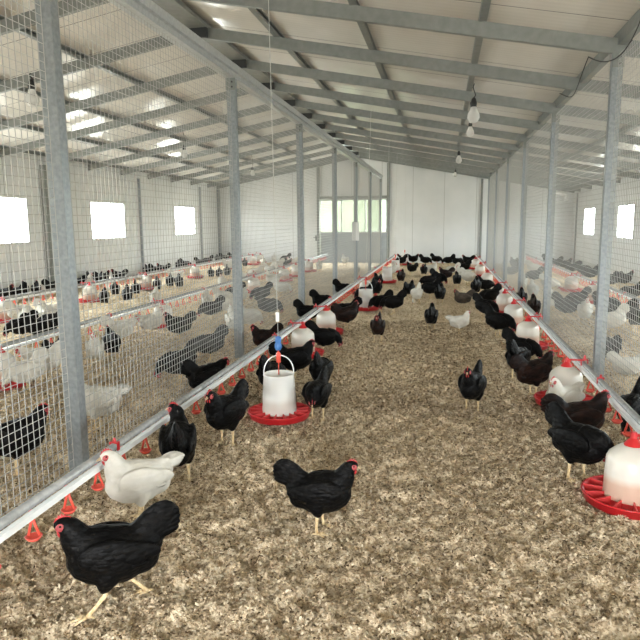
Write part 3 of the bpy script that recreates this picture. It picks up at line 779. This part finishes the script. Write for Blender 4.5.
HENS = [
(-1.23, 2.07, 213, 'walk', 'k', 'large black hen striding left on litter in front of the first fence post', 1.0),
(-1.49, 2.78, 226, 'alert', 'w', 'large white hen with yellow legs beside the pipe, its head over the grey tube', 0.95),
(-1.5, 3.28, 111, 'lookleft', 'k', 'black hen seen from behind by the pipe, head turned aside, beyond large white hen', 1.0),
(-1.945, 4.86, 54, 'drink', 'k', 'black hen between mesh and pipe, head at the red cups, left of bucket feeder', 1.0),
(-1.42, 3.9, 253, 'stand', 'k', 'black hen with pale legs facing us on aisle side of pipe, left of bucket feeder', 1.0),
(-0.57, 2.83, 3, 'stand', 'k', 'black hen alone in the open middle of the aisle, facing right with fanned tail', 0.88),
(-0.93, 4.6, 261, 'preen', 'k', 'black hen with head bent down, right of the front bucket feeder', 1.0),
(-1.045, 5.332, 86, 'feed', 'k', 'black hen with raised tail directly behind the head-bent hen near the front bucket feeder', 1.0),
(-1.367, 5.653, 16, 'stand', 'k', 'black hen in profile behind the front bucket feeder, facing the first white jug', 1.0),
(-1.435, 5.08, 81, 'feed', 'k', "black hen whose pointed tail sticks up left behind the front bucket feeder's handle", 1.0),
(-1.96, 6.752, 224, 'stand', 'b', 'brown-necked black hen facing left between pipe and mesh by the second post', 1.0),
(-1.364, 7.081, 19, 'feed', 'k', "black hen between the first two jugs on left line, head at the second jug's pan", 1.0),
(-1.942, 8.884, 20, 'feed', 'k', 'black hen behind the left pipe at the foot of the third post', 1.0),
(-1.945, 10.065, 26, 'feed', 'k', 'black hen behind the left pipe just past the third post, beyond the second jug', 1.0),
(-1.945, 12.292, 21, 'feed', 'k', 'black hen behind the left pipe at the foot of the fourth post, tail to left', 1.0),
(-1.409, 11.617, 208, 'feed', 'k', 'black hen tucked behind left side of the second bucket feeder', 1.0),
(-1.341, 8.735, 39, 'stand', 'b', "brown-headed black hen standing just left of the second bucket feeder's red pan", 1.0),
(-1.388, 9.221, 180, 'feed', 'k', 'black hen bending under the pipe between second jug and second bucket feeder', 1.0),
(-1.286, 12.325, 296, 'stand', 'k', 'black hen with head raised immediately right behind the second bucket feeder', 1.0),
(-1.404, 13.83, 116, 'stand', 'k', 'large black hen seen from behind beside the third jug of left line', 1.0),
(-1.38, 17.023, 26, 'alert', 'w', 'white hen half hidden beyond the third jug on left line', 1.0),
(-0.991, 10.343, 201, 'feed', 'k', "black hen leaning into the right side of second bucket feeder's pan", 1.0),
(-0.774, 10.177, 182, 'feed', 'k', "black hen with low tail to the right, second in line at second bucket feeder's pan", 1.0),
(-0.79, 7.8, 268, 'stand', 'b', 'dark brownish hen standing alone facing us, below the second bucket feeder in open litter', 1.0),
(-0.97, 14.932, 79, 'stand', 'b', 'dark reddish-brown hen right of the third bucket feeder', 1.0),
(-0.862, 18.023, 143, 'stand', 'k', 'black hen in the cluster right of the fourth bucket feeder, behind the reddish-brown hen', 1.0),
(-0.644, 12.359, 68, 'stand', 'k', 'black hen with upright neck next to a leaning white hen, mid aisle', 1.0),
(-0.46, 11.653, 112, 'peck', 'w', 'white hen pecking the litter mid aisle beside an upright black hen', 1.0),
(-1.022, 22.125, 358, 'stand', 'k', 'black hen right of the rearmost bucket feeder near the back wall', 1.0),
(-1.405, 22.26, 204, 'stand', 'k', 'black hen rising above the fourth bucket feeder near the gate', 1.0),
(-1.389, 21.541, 175, 'feed', 'k', 'black hen by the end of the left pipe in front of the gate edge', 1.0),
(-0.604, 21.791, 359, 'feed', 'k', 'black hen with tall tail to left, before the bare back wall near rearmost feeder', 1.0),
(-0.501, 17.259, 262, 'stand', 'k', 'black hen standing tight against a white hen at the back of the aisle', 1.0),
(-0.322, 17.654, 1, 'alert', 'w', 'white hen at back of aisle with a black hen pressed to its left', 1.0),
(-0.241, 22.404, 6, 'feed', 'k', 'black hen with cocked tail in the middle before the back wall', 1.0),
(-0.297, 14.153, 196, 'feed', 'k', 'black hen head down at left rear of the four-hen huddle mid aisle', 1.0),
(-0.104, 14.687, 330, 'feed', 'k', 'black hen at right rear of the four-hen huddle mid aisle', 1.0),
(-0.219, 12.406, 171, 'feed', 'k', 'black hen at left front of the four-hen huddle mid aisle', 1.0),
(-0.042, 11.685, 80, 'stand', 'k', 'plump black hen at right front of the four-hen huddle mid aisle', 1.0),
(0.202, 21.817, 181, 'feed', 'k', 'black hen facing left before the back wall, tail up right of centre', 1.0),
(0.457, 21.259, 7, 'feed', 'k', 'black hen back to back with left-facing hen before the back wall', 1.0),
(0.748, 22.199, 28, 'sit', 'g', 'grey hen settled low at right end of the back wall row', 1.0),
(0.081, 15.917, 200, 'stand', 'b', 'brown-tinged black hen beside a white hen, right rear of aisle', 1.0),
(0.276, 17.585, 184, 'feed', 'w', 'white hen with head lowered behind brown-tinged hen, right rear of aisle', 1.0),
(0.595, 18.397, 168, 'feed', 'k', 'black hen just behind a pair of white hens near the end of right line', 1.0),
(0.505, 16.271, 158, 'alert', 'w', 'upper white hen of a pair near the end of the right jug line', 1.0),
(0.583, 15.017, 338, 'feed', 'w', 'lower white hen of a pair near the end of the right jug line', 1.0),
(0.321, 14.492, 94, 'stand', 'k', 'black hen standing alone left of the pair of white hens, rear right', 1.0),
(0.826, 21.484, 187, 'stand', 'k', 'black hen at the far end of the right pipe by the back wall', 1.0),
(0.651, 12.688, 77, 'stand', 'k', 'black hen seen from behind at left of the fifth-farthest white jug of right line', 1.0),
(0.38, 11.883, 188, 'sit', 'g', 'grey-brown hen lying flat dust bathing in the right half of the aisle', 1.0),
(0.862, 13.417, 16, 'feed', 'k', 'black hen squeezed between two far jugs of the right line', 1.0),
(0.835, 11.463, 201, 'feed', 'k', 'black hen with tail up to the right, turned away from right jugs mid line', 1.0),
(0.653, 9.911, 331, 'feed', 'k', 'black hen bent forward to the red pan of the fourth right jug', 1.0),
(0.723, 8.387, 335, 'feed', 'k', 'black hen with high tail leaning into pan before third right jug', 1.0),
(1.31, 10.911, 83, 'stand', 'k', 'black hen behind the right pipe between the second and third jugs', 1.0),
(0.822, 6.736, 338, 'feed', 'k', 'black hen with reddish face at front of the second right jug, tail upright', 1.0),
(0.72, 6.1, 63, 'feed', 'k', 'rounded black hen seen from behind, left of brown-necked hen at right line', 1.0),
(0.8, 5.6, 29, 'stand', 'b', "brown-necked black hen standing tall left of the front-right jug's red pan", 1.0),
(0.89, 4.66, 226, 'alert', 'w', 'white hen stretching its neck right in front of a jug on the right line', 1.0),
(0.88, 4.17, 14, 'stand', 'b', 'chestnut-necked dark hen facing the right pipe, behind nearest black hen on right', 1.0),
(0.79, 3.7, 309, 'preen', 'k', "black hen with peaked tail feeding at the nearest right jug's pan", 1.0),
(1.31, 4.493, 243, 'feed', 'k', "black hen behind the right pipe at the picture's edge, between pipe and mesh", 1.0),
(0.254, 4.987, 252, 'stand', 'k', 'small black hen facing us alone in the open right half of the aisle', 1.0),
(-0.144, 8.75, 86, 'stand', 'k', 'black hen from behind with tail straight up, open litter left of a walking white hen', 1.0),
(0.234, 8.56, 6, 'alert', 'w', 'white hen walking right alone on open litter in mid aisle', 0.82),
(-2.543, 3.232, 43, 'stand', 'k', 'black hen behind left mesh, left of the first post, facing right', 1.0),
(-3.681, 4.922, 237, 'feed', 'w', 'white hen over the nearest red pan in the left pen', 1.0),
(-3.806, 5.339, 205, 'drink', 'w', 'white hen reaching under the near left-pen water line, left of first post', 1.0),
(-3.919, 5.704, 94, 'stand', 'k', 'black hen close behind the first post in the left pen', 1.0),
(-3.642, 5.991, 299, 'alert', 'w', 'tall white hen with long legs facing us, right of first post, left pen', 1.0),
(-2.489, 4.067, 203, 'alert', 'w', "white hen facing left behind mesh, nearest to the first post's right side", 1.0),
(-3.603, 6.271, 130, 'stand', 'k', 'black hen right beside the tall long-legged white hen in left pen', 1.0),
(-3.907, 7.015, 40, 'drink', 'w', 'white hen drinking at the near water line above a black hen in left pen', 1.0),
(-3.889, 7.805, 29, 'alert', 'w', 'white hen with cocked tail left of the jug on the near left-pen line', 1.0),
(-3.356, 7.541, 219, 'stand', 'k', 'black hen right of the jug on the near left-pen line', 1.0),
(-3.516, 9.159, 206, 'feed', 'k', 'black hen under a trio of white hens in the left pen, left of second post', 1.0),
(-3.975, 10.133, 116, 'alert', 'w', 'leftmost white hen of the trio behind mesh left of the second post', 1.0),
(-3.91, 10.75, 40, 'feed', 'w', 'middle white hen of the trio behind mesh left of the second post', 1.0),
(-3.39, 9.544, 25, 'feed', 'w', 'rightmost white hen of the trio behind mesh left of the second post', 1.0),
(-2.761, 7.948, 119, 'alert', 'w', 'white hen partly covered by left side of the second post', 1.0),
(-2.687, 8.388, 48, 'feed', 'w', 'white hen behind the right side of the second post, by the brown-necked hen', 1.0),
(-2.48, 6.361, 210, 'feed', 'k', 'black hen feeding close behind the mesh, left foot of the second post', 1.0),
(-2.443, 5.459, 224, 'feed', 'k', 'black hen behind the mesh midway between first and second posts, close to us', 1.0),
(-3.679, 11.147, 268, 'alert', 'w', 'white hen straight behind the second post beside the near water line', 1.0),
(-3.346, 11.342, 201, 'feed', 'k', 'upper black hen of two behind mesh between second and third posts', 1.0),
(-2.709, 9.501, 26, 'feed', 'k', 'lower black hen of two behind mesh between second and third posts', 1.0),
(-3.897, 14.131, 196, 'alert', 'w', 'white hen beyond two black hens, between second and third posts', 1.0),
(-3.276, 12.498, 5, 'feed', 'w', "white hen with lowered head near the third post's left side in left pen", 1.0),
(-6.244, 8.276, 57, 'feed', 'w', 'leftmost of four white hens under the near line, far left of first post', 1.0),
(-5.957, 8.035, 126, 'alert', 'w', 'second white hen from left under the near line, left of first post', 1.0),
(-5.739, 8.108, 135, 'alert', 'w', 'third white hen from left under the near line, left of first post', 1.0),
(-5.851, 8.445, 35, 'feed', 'w', 'fourth white hen, closest to first post of those beyond the near line', 1.0),
(-5.417, 7.22, 227, 'feed', 'k', 'black hen at left beneath the leftmost white hens, beyond near line', 1.0),
(-5.098, 7.1, 46, 'feed', 'k', 'black hen in shade under the white hens, left of first post', 1.0),
(-5.273, 7.679, 214, 'feed', 'k', "black hen under the white hens touching first post's left edge", 1.0),
(-6.044, 10.36, 114, 'stand', 'k', 'black hen right of the far-line jug that stands by the first post', 1.0),
(-6.494, 11.563, 121, 'feed', 'k', 'black hen second to the right of the far-line jug by the first post', 1.0),
(-7.164, 12.556, 125, 'feed', 'w', 'white hen above black hens right of the far-line jug by first post', 1.0),
(-5.782, 10.721, 116, 'stand', 'k', 'black hen midway between the first two far-line jugs right of the first post', 1.0),
(-6.155, 11.797, 112, 'feed', 'k', 'black hen nearest left of the second far-line jug', 1.0),
(-6.113, 12.677, 114, 'stand', 'k', 'black hen right of the second far-line jug in left pen', 1.0),
(-6.127, 13.375, 120, 'feed', 'k', 'black hen under a white hen, right of second far-line jug', 1.0),
(-6.618, 14.82, 30, 'drink', 'w', 'white hen on the far line between second and third far-line jugs', 1.0),
(-4.955, 10.17, 106, 'alert', 'w', 'white hen in open litter between the two left-pen lines, above near-line jug', 1.0),
(-5.823, 13.183, 114, 'stand', 'k', 'black hen left of the third far-line jug in left pen', 1.0),
(-6.154, 16.051, 106, 'feed', 'k', 'black hen right of the third far-line jug in left pen', 1.0),
(-5.932, 16.067, 115, 'feed', 'k', 'black hen second to the right of third far-line jug in left pen', 1.0),
(-5.834, 16.432, 110, 'feed', 'k', 'black hen left of second post along the far line', 1.0),
(-6.62, 18.796, 30, 'feed', 'w', 'white hen bending over the far line left of second post', 1.0),
(-4.925, 13.515, 280, 'alert', 'w', 'small-looking white hen standing in open litter beyond the near line, left of second post', 1.0),
(-3.9, 11.411, 199, 'feed', 'k', 'black hen hugging the near line left of the second post', 1.0),
(-4.838, 15.905, 207, 'feed', 'w', 'white hen in open litter right of second post beyond the near line', 1.0),
(-5.005, 15.622, 28, 'sit', 'w', 'white hen resting low right of second post beyond the near line', 1.0),
(-4.838, 17.257, 16, 'feed', 'w', 'white hen on the near line before the middle jugs, right of the cord', 1.0),
(-5.057, 18.971, 190, 'feed', 'w', "white hen between left-pen lines close to the hanging cord's right", 1.0),
(-5.329, 21.952, 194, 'sit', 'w', 'white hen resting left of third post between left-pen lines', 1.0),
(-6.137, 21.017, 111, 'feed', 'w', 'white hen at the far line left of the cord', 1.0),
(-6.254, 22.899, 110, 'feed', 'w', 'white hen at the far end of far line, beneath the left back wall', 1.0),
(-6.474, 20.016, 103, 'feed', 'k', 'black hen at the far line right of the second post', 1.0),
(-5.791, 22.91, 194, 'feed', 'k', 'black hen before the left back wall, left of third post', 1.0),
(-5.316, 21.133, 13, 'sit', 'k', 'black hen resting before the back wall just left of third post', 1.0),
(-3.69, 18.697, 101, 'alert', 'w', 'white hen right of third post near the back of the left pen', 1.0),
(-3.309, 21.36, 129, 'alert', 'w', 'white hen between fourth and fifth posts before the grey gate', 1.0),
(-2.374, 17.528, 98, 'alert', 'w', 'white hen peeping from behind the fifth post before the grey gate', 1.0),
(-8.22, 10.464, 38, 'stand', 'k', 'black hen at far left by the wall under the first window', 1.0),
(-8.178, 10.817, 217, 'feed', 'k', "black hen with low back by the wall beneath the first window's middle", 1.0),
(-8.302, 11.219, 131, 'stand', 'k', 'left one of two upright black hens by the wall below the first window', 1.0),
(-8.154, 11.384, 116, 'stand', 'k', 'right one of two upright black hens by the wall below the first window', 1.0),
(-8.062, 11.839, 54, 'stand', 'k', 'black hen by the wall at the dark steel column left of first post', 1.0),
(-8.19, 12.922, 222, 'stand', 'k', 'black hen by the wall just right of the first post', 1.0),
(-8.159, 13.196, 32, 'alert', 'w', "white hen by the wall left of the first far-line jug's cap", 1.0),
(-8.314, 13.572, 121, 'stand', 'k', 'black hen straight above the first far-line jug by the wall', 1.0),
(-8.118, 13.732, 91, 'stand', 'k', 'black hen by the wall below the left edge of middle window', 1.0),
(-8.233, 14.073, 50, 'stand', 'k', 'black hen with raised head by the wall below the middle window', 1.0),
(-8.22, 14.883, 209, 'stand', 'k', 'black hen by the wall below the right edge of the middle window', 1.0),
(-8.146, 16.292, 126, 'stand', 'k', 'left black hen of a pair by the wall above the second far-line jug', 1.0),
(-8.099, 16.72, 46, 'feed', 'k', 'right black hen of a pair by the wall above the second far-line jug', 1.0),
(-8.026, 17.107, 215, 'stand', 'k', 'black hen by the wall next to a white one, left of third window', 1.0),
(-8.059, 17.518, 115, 'feed', 'w', 'white hen by the wall, left below the third window', 1.0),
(-8.22, 18.596, 114, 'stand', 'k', 'tall black hen by the wall beneath the left edge of third window', 1.0),
(-8.22, 19.14, 33, 'feed', 'k', 'black hen by the wall beneath the middle of the third window', 1.0),
(-8.22, 20.432, 22, 'feed', 'k', 'black hen by the wall right of the third window', 1.0),
(-8.127, 20.944, 201, 'feed', 'k', 'black hen by the wall left of the pale corner column', 1.0),
(-8.22, 22.112, 110, 'stand', 'k', 'tall black hen at the pale corner column of the left wall', 1.0),
(-8.223, 22.867, 20, 'feed', 'k', 'black hen at the foot of the back wall beside the corner column', 1.0),
(-7.86, 22.862, 29, 'feed', 'k', 'black hen before the back wall at left side of second post', 1.0),
(1.865, 10.059, 344, 'feed', 'k', 'dark hen with drooping breast in right pen left of a round white hen', 1.0),
(2.018, 9.474, 268, 'alert', 'w', 'round white hen facing us in right pen, left of the first right post', 1.0),
(2.513, 10.772, 82, 'feed', 'k', 'black hen under a white jug in right pen at left edge of first right post', 1.0),
(2.213, 8.744, 168, 'peck', 'w', 'white hen stretched low right of the first right post', 1.0),
(2.56, 8.97, 79, 'stand', 'k', "black hen at the picture's right edge in the right pen under the far line", 1.0),
(1.678, 6.759, 108, 'stand', 'k', 'black hen close behind the first right post, tail to the left', 1.0),
(1.776, 6.383, 355, 'sit', 'w', 'pale hen resting on litter near the mesh, right of the first right post', 0.85),
(1.785, 10.938, 86, 'alert', 'w', 'white hen at the right edge of the second right post', 1.0),
(1.67, 12.225, 93, 'alert', 'w', 'white hen between second and third right posts, close to the mesh', 1.0),
(1.67, 13.829, 94, 'feed', 'w', 'white hen between third and fourth right posts behind mesh', 1.0),
(1.367, 9.843, 87, 'stand', 'b', 'brownish hen with raised head behind mesh left of the second right post', 1.0),
(1.67, 18.166, 90, 'alert', 'w', 'white hen at far rear of the right pen by fifth right post', 1.0),
(2.513, 18.629, 357, 'feed', 'w', "left white hen of a pair at right pen's water line, between second and third posts", 1.0),
(2.522, 18.347, 12, 'feed', 'w', "right white hen of a pair at the right pen's water line, left of second post", 1.0),
(2.135, 19.965, 114, 'stand', 'k', 'black hen at the rear of the right pen beyond the third right post', 1.0),
(1.807, 17.316, 174, 'feed', 'k', 'black hen at rear of right pen just left of the third right post', 1.0),
(2.175, 15.717, 182, 'feed', 'k', "black hen below the white pair at right pen's water line", 1.0),
(2.214, 13.904, 1, 'feed', 'w', 'white hen left of the pinkish jug in right pen', 1.0),
(2.227, 11.015, 189, 'feed', 'k', 'black hen at the foot of the pinkish jug in right pen', 1.0),
(2.518, 10.377, 1, 'feed', 'k', 'black hen hidden mostly by right side of first right post', 1.0),
(2.466, 9.338, 160, 'feed', 'k', "black hen beneath the near end of right pen's pipe", 1.0),
(3.022, 19.49, 53, 'stand', 'k', 'black hen deep in the corner of the right pen by back wall', 1.0),
(3.426, 21.922, 11, 'feed', 'k', 'black hen beside right wall, leftmost of the long row under no window', 1.0),
(3.417, 20.34, 180, 'feed', 'k', 'black hen second from the back corner in the row along the right wall', 1.0),
(3.624, 20.031, 0, 'stand', 'k', 'black hen with raised neck left below the left right-hand window', 1.0),
(3.604, 18.573, 169, 'feed', 'k', "black hen in the wall row below the left edge of the right wall's far window", 1.0),
(3.685, 17.804, 348, 'feed', 'k', "black hen in the wall row right below the right wall's far window", 1.0),
(3.592, 16.434, 173, 'feed', 'k', 'black hen in the wall row at the left edge of first right post', 1.0),
(3.652, 14.725, 156, 'stand', 'k', "black hen by the right wall below the near window's left edge", 1.0),
(3.955, 14.891, 5, 'stand', 'k', 'tallest black hen by the right wall below the near window', 1.0),
(3.396, 12.239, 164, 'feed', 'k', "black hen by the right wall at the picture's edge above the pipe", 1.0),
]

POSES = sorted({h[3] for h in HENS})
NEARM = {p: hen_mesh(p, True) for p in POSES}
FARM = {p: hen_mesh(p, False, .009) for p in POSES}
GRP = {'k': 'black hens', 'w': 'white hens', 'b': 'brown-tinged black hens', 'g': 'grey-brown hens'}
for i, (x, y, hd_, pose, colr, lab, scl) in enumerate(HENS):
    near = math.hypot(x, y) < 8.6
    me, cm = NEARM[pose] if near else FARM[pose]
    o = ob('hen', me, None, (x, y, hz(x, y)), radians(hd_)); s = scl * (.96 + .08 * random.random()) * (.93 if y > 4.4 else 1.0); o.scale = (s, s, s)
    o.material_slots[0].link = 'OBJECT'; o.material_slots[0].material = FEATHER[colr]
    tag(o, lab, 'hen', GRP[colr] + ' in the barn')
    if near: ob('comb', cm, o)

# ------------------------------------------------------------------ bulbs, wires, odds and ends
p = MB(); p.lathe([(.0001, -.155), (.030, -.148), (.047, -.115), (.044, -.085), (.026, -.05), (.020, -.03), (.0001, -.03)], 20); BULBME = p.mesh('glass', [BULB], True, True)
p = MB(); p.lathe([(.0001, -.036), (.022, -.034), (.024, -.01), (.017, .022), (.008, .035), (.0001, .036)], 14); SOCKME = p.mesh('socket', [CABLE], True, True)
def bulb(x, y, z, lab, scale=1.0):
    r = ob('light_bulb', None, None, (x, y, z)); tag(r, lab, 'light bulb', 'bare bulbs hanging from the roof')
    ob('glass', BULBME, r); ob('socket', SOCKME, r); r.scale = (scale,) * 3
    p = MB(); zt = (zraft(x) + .125 - z) / scale
    p.tube([(0, 0, .03), (.012, .01, zt * .4), (-.008, 0, zt * .8), (0, 0, zt)], .004, 6); ob('wire', p.mesh('wire', [CABLE], True), r)
bulb(.36, 8.9, 3.06, 'large bare bulb hanging over the aisle, nearest and upper one', 1.75)
bulb(.36, 9.9, 2.93, 'round bare bulb hanging low just beyond the large bulb over the aisle', 1.25)
bulb(.33, 16.1, 3.14, 'third bare bulb over the aisle, hung from the same purlin', 1.6)
bulb(.33, 20.8, 3.08, 'small rearmost bare bulb over the aisle', 1.2)
bulb(-5.45, 7.85, 3.36, 'large bare bulb high behind the nearest post over the wide pen', 1.9)
bulb(-5.45, 12.9, 3.10, 'bare bulb over the middle of the wide pen between nearest and second posts', 1.4)
bulb(-5.45, 17.8, 3.06, 'rearmost bare bulb over the wide pen beside the second post', 1.4)

p = MB(); p.box((-.09, -.008, 1.03), (.09, 0, 1.50)); o = ob('paper_sheet', p.mesh('paper_sheet', [PAPER]), None, (XL, PL[5] - .046, 0)); tag(o, 'white paper sheet fixed on a fence post in front of the gate', 'paper')
# bent tin duct under the roof of the narrow pen
p = MB(); p.tube([(3.45, 22.3, 2.38), (3.62, 22.3, 2.40), (3.78, 22.3, 2.40), (3.90, 22.3, 2.35), (3.96, 22.3, 2.24), (3.97, 22.3, 2.12)], .075, 14)
du = ob('duct_elbow', p.mesh('duct_elbow', [DUCT], True)); tag(du, 'shiny bent tin duct under the roof in the far corner of the narrow pen', 'duct')
p = MB(); p.lathe([(.080, -.015), (.086, -.015), (.086, .015), (.080, .015)], 16); c_ = ob('collar', p.mesh('collar', [DUCT], True), du, (3.965, 22.3, 2.15))
p = MB(); p.tube([(3.6, 22.3, 2.47), (3.6, 22.3, zraft(3.6))], .005, 6); ob('hanger', p.mesh('hanger', [GALVR]), du)
# slack cable along the narrow-pen purlin
p = MB(); pts = []
for i in range(41):
    u = i / 40; y = 5.0 + 3.6 * u; pts.append((1.38 + .03 * sin(9 * u), y, zraft(1.45) + .10 - .24 * abs(sin(pi * u * 2)) * (1 - .3 * u)))
p.tube(pts, .005, 6); tag(ob('cable', p.mesh('cable', [CABLE], True)), 'slack dark cable drooping under the roof at the top of the narrow pen fence', 'cable')
p = MB(); p.tube([(-1.13 + .02 * cos(a), 4.6 + .0, zraft(-1.1) - .06 + .07 * sin(a)) for a in [2 * pi * i / 16 for i in range(16)]], .004, 6, closed=True)

# ------------------------------------------------------------------ outside, seen through the glass
def slope():
    nx, ny = 60, 12; V = []; F = []
    for j in range(ny):
        for i in range(nx):
            x = -9 + 13 * i / (nx - 1); v = j / (ny - 1); y = YB + 4 + 10 * v
            V.append((x, y, -.5 + 6.5 * v ** 1.2 + .35 * random.random()))
    for j in range(ny - 1):
        for i in range(nx - 1): F.append((j * nx + i, j * nx + i + 1, (j + 1) * nx + i + 1, (j + 1) * nx + i))
    p = MB(); p.add(V, F); return p.mesh('hillside', [BANK], True)
struct('hillside', slope(), 'bright green grassy bank outside beyond the gate window')

# ------------------------------------------------------------------ light: overcast sky through the openings
w = bpy.data.worlds.new('World'); sc.world = w; w.use_nodes = True; nt = w.node_tree
bg = nt.nodes['Background']; tc = N(nt, 'ShaderNodeTexCoord'); s = N(nt, 'ShaderNodeSeparateXYZ'); nt.links.new(tc.outputs['Generated'], s.inputs[0])
mr = N(nt, 'ShaderNodeMapRange'); mr.inputs['From Min'].default_value = -.25; mr.inputs['From Max'].default_value = .35; nt.links.new(s.outputs['Z'], mr.inputs['Value'])
nt.links.new(ramp(nt, mr.outputs['Result'], [(0, (.50, .49, .46)), (.42, (.66, .66, .64)), (.5, (.96, .98, 1.0)), (1, (.92, .96, 1.0))]), bg.inputs['Color'])
bg.inputs['Strength'].default_value = 3.0
def portal(axis, a0, a1, z0, z1, pos, inward):
    l = bpy.data.lights.new('daylight_portal', 'AREA'); l.shape = 'RECTANGLE'; l.size = a1 - a0; l.size_y = z1 - z0
    l.cycles.is_portal = True
    o = bpy.data.objects.new('daylight_portal', l); COL.objects.link(o)
    c = ((a0 + a1) / 2, (z0 + z1) / 2)
    o.location = (pos, c[0], c[1]) if axis == 'Y' else (c[0], pos, c[1])
    d = Vector((inward, 0, 0)) if axis == 'Y' else Vector((0, inward, 0))
    o.rotation_euler = d.to_track_quat('-Z', 'Y').to_euler()
for a, b, z0, z1 in LWIN: portal('Y', a, b, z0, z1, XW0 - T - .02, 1)
for a, b, z0, z1 in RWIN: portal('Y', a, b, z0, z1, XW1 + T + .02, -1)
portal('X', GX0, GX1, GZ0, GZ1, YB + T + .05, -1)
for a, b, z0, z1 in ((-.8, .5, 0.0, 2.2),): portal('X', a, b, z0, z1, YF - T - .02, 1)

# ------------------------------------------------------------------ camera
cam = bpy.data.cameras.new('camera'); co = bpy.data.objects.new('camera', cam); COL.objects.link(co); sc.camera = co
cam.sensor_fit = 'HORIZONTAL'; cam.sensor_width = 36; cam.lens = 36 * 625.6 / 640; cam.clip_start = .05; cam.clip_end = 200
ya, ti, ro = radians(11.14), radians(8.86), radians(.54)
fw = Vector((-sin(ya) * cos(ti), cos(ya) * cos(ti), -sin(ti))); rt = Vector((cos(ya), sin(ya), 0)); dn = fw.cross(rt)
r2 = rt * cos(ro) + dn * sin(ro); d2 = dn * cos(ro) - rt * sin(ro)
M = Matrix((r2, -d2, -fw)).transposed().to_4x4(); M.translation = Vector((0, 0, 1.5)); co.matrix_world = M

sc.view_settings.view_transform = 'Standard'; sc.view_settings.look = 'None'; sc.view_settings.gamma = 1; sc.view_settings.use_curve_mapping = False
sc.view_settings.exposure = 4.0
sc.cycles.use_denoising = True; sc.cycles.max_bounces = 8; sc.cycles.diffuse_bounces = 5; sc.cycles.transparent_max_bounces = 12
sc.cycles.sample_clamp_indirect = 6
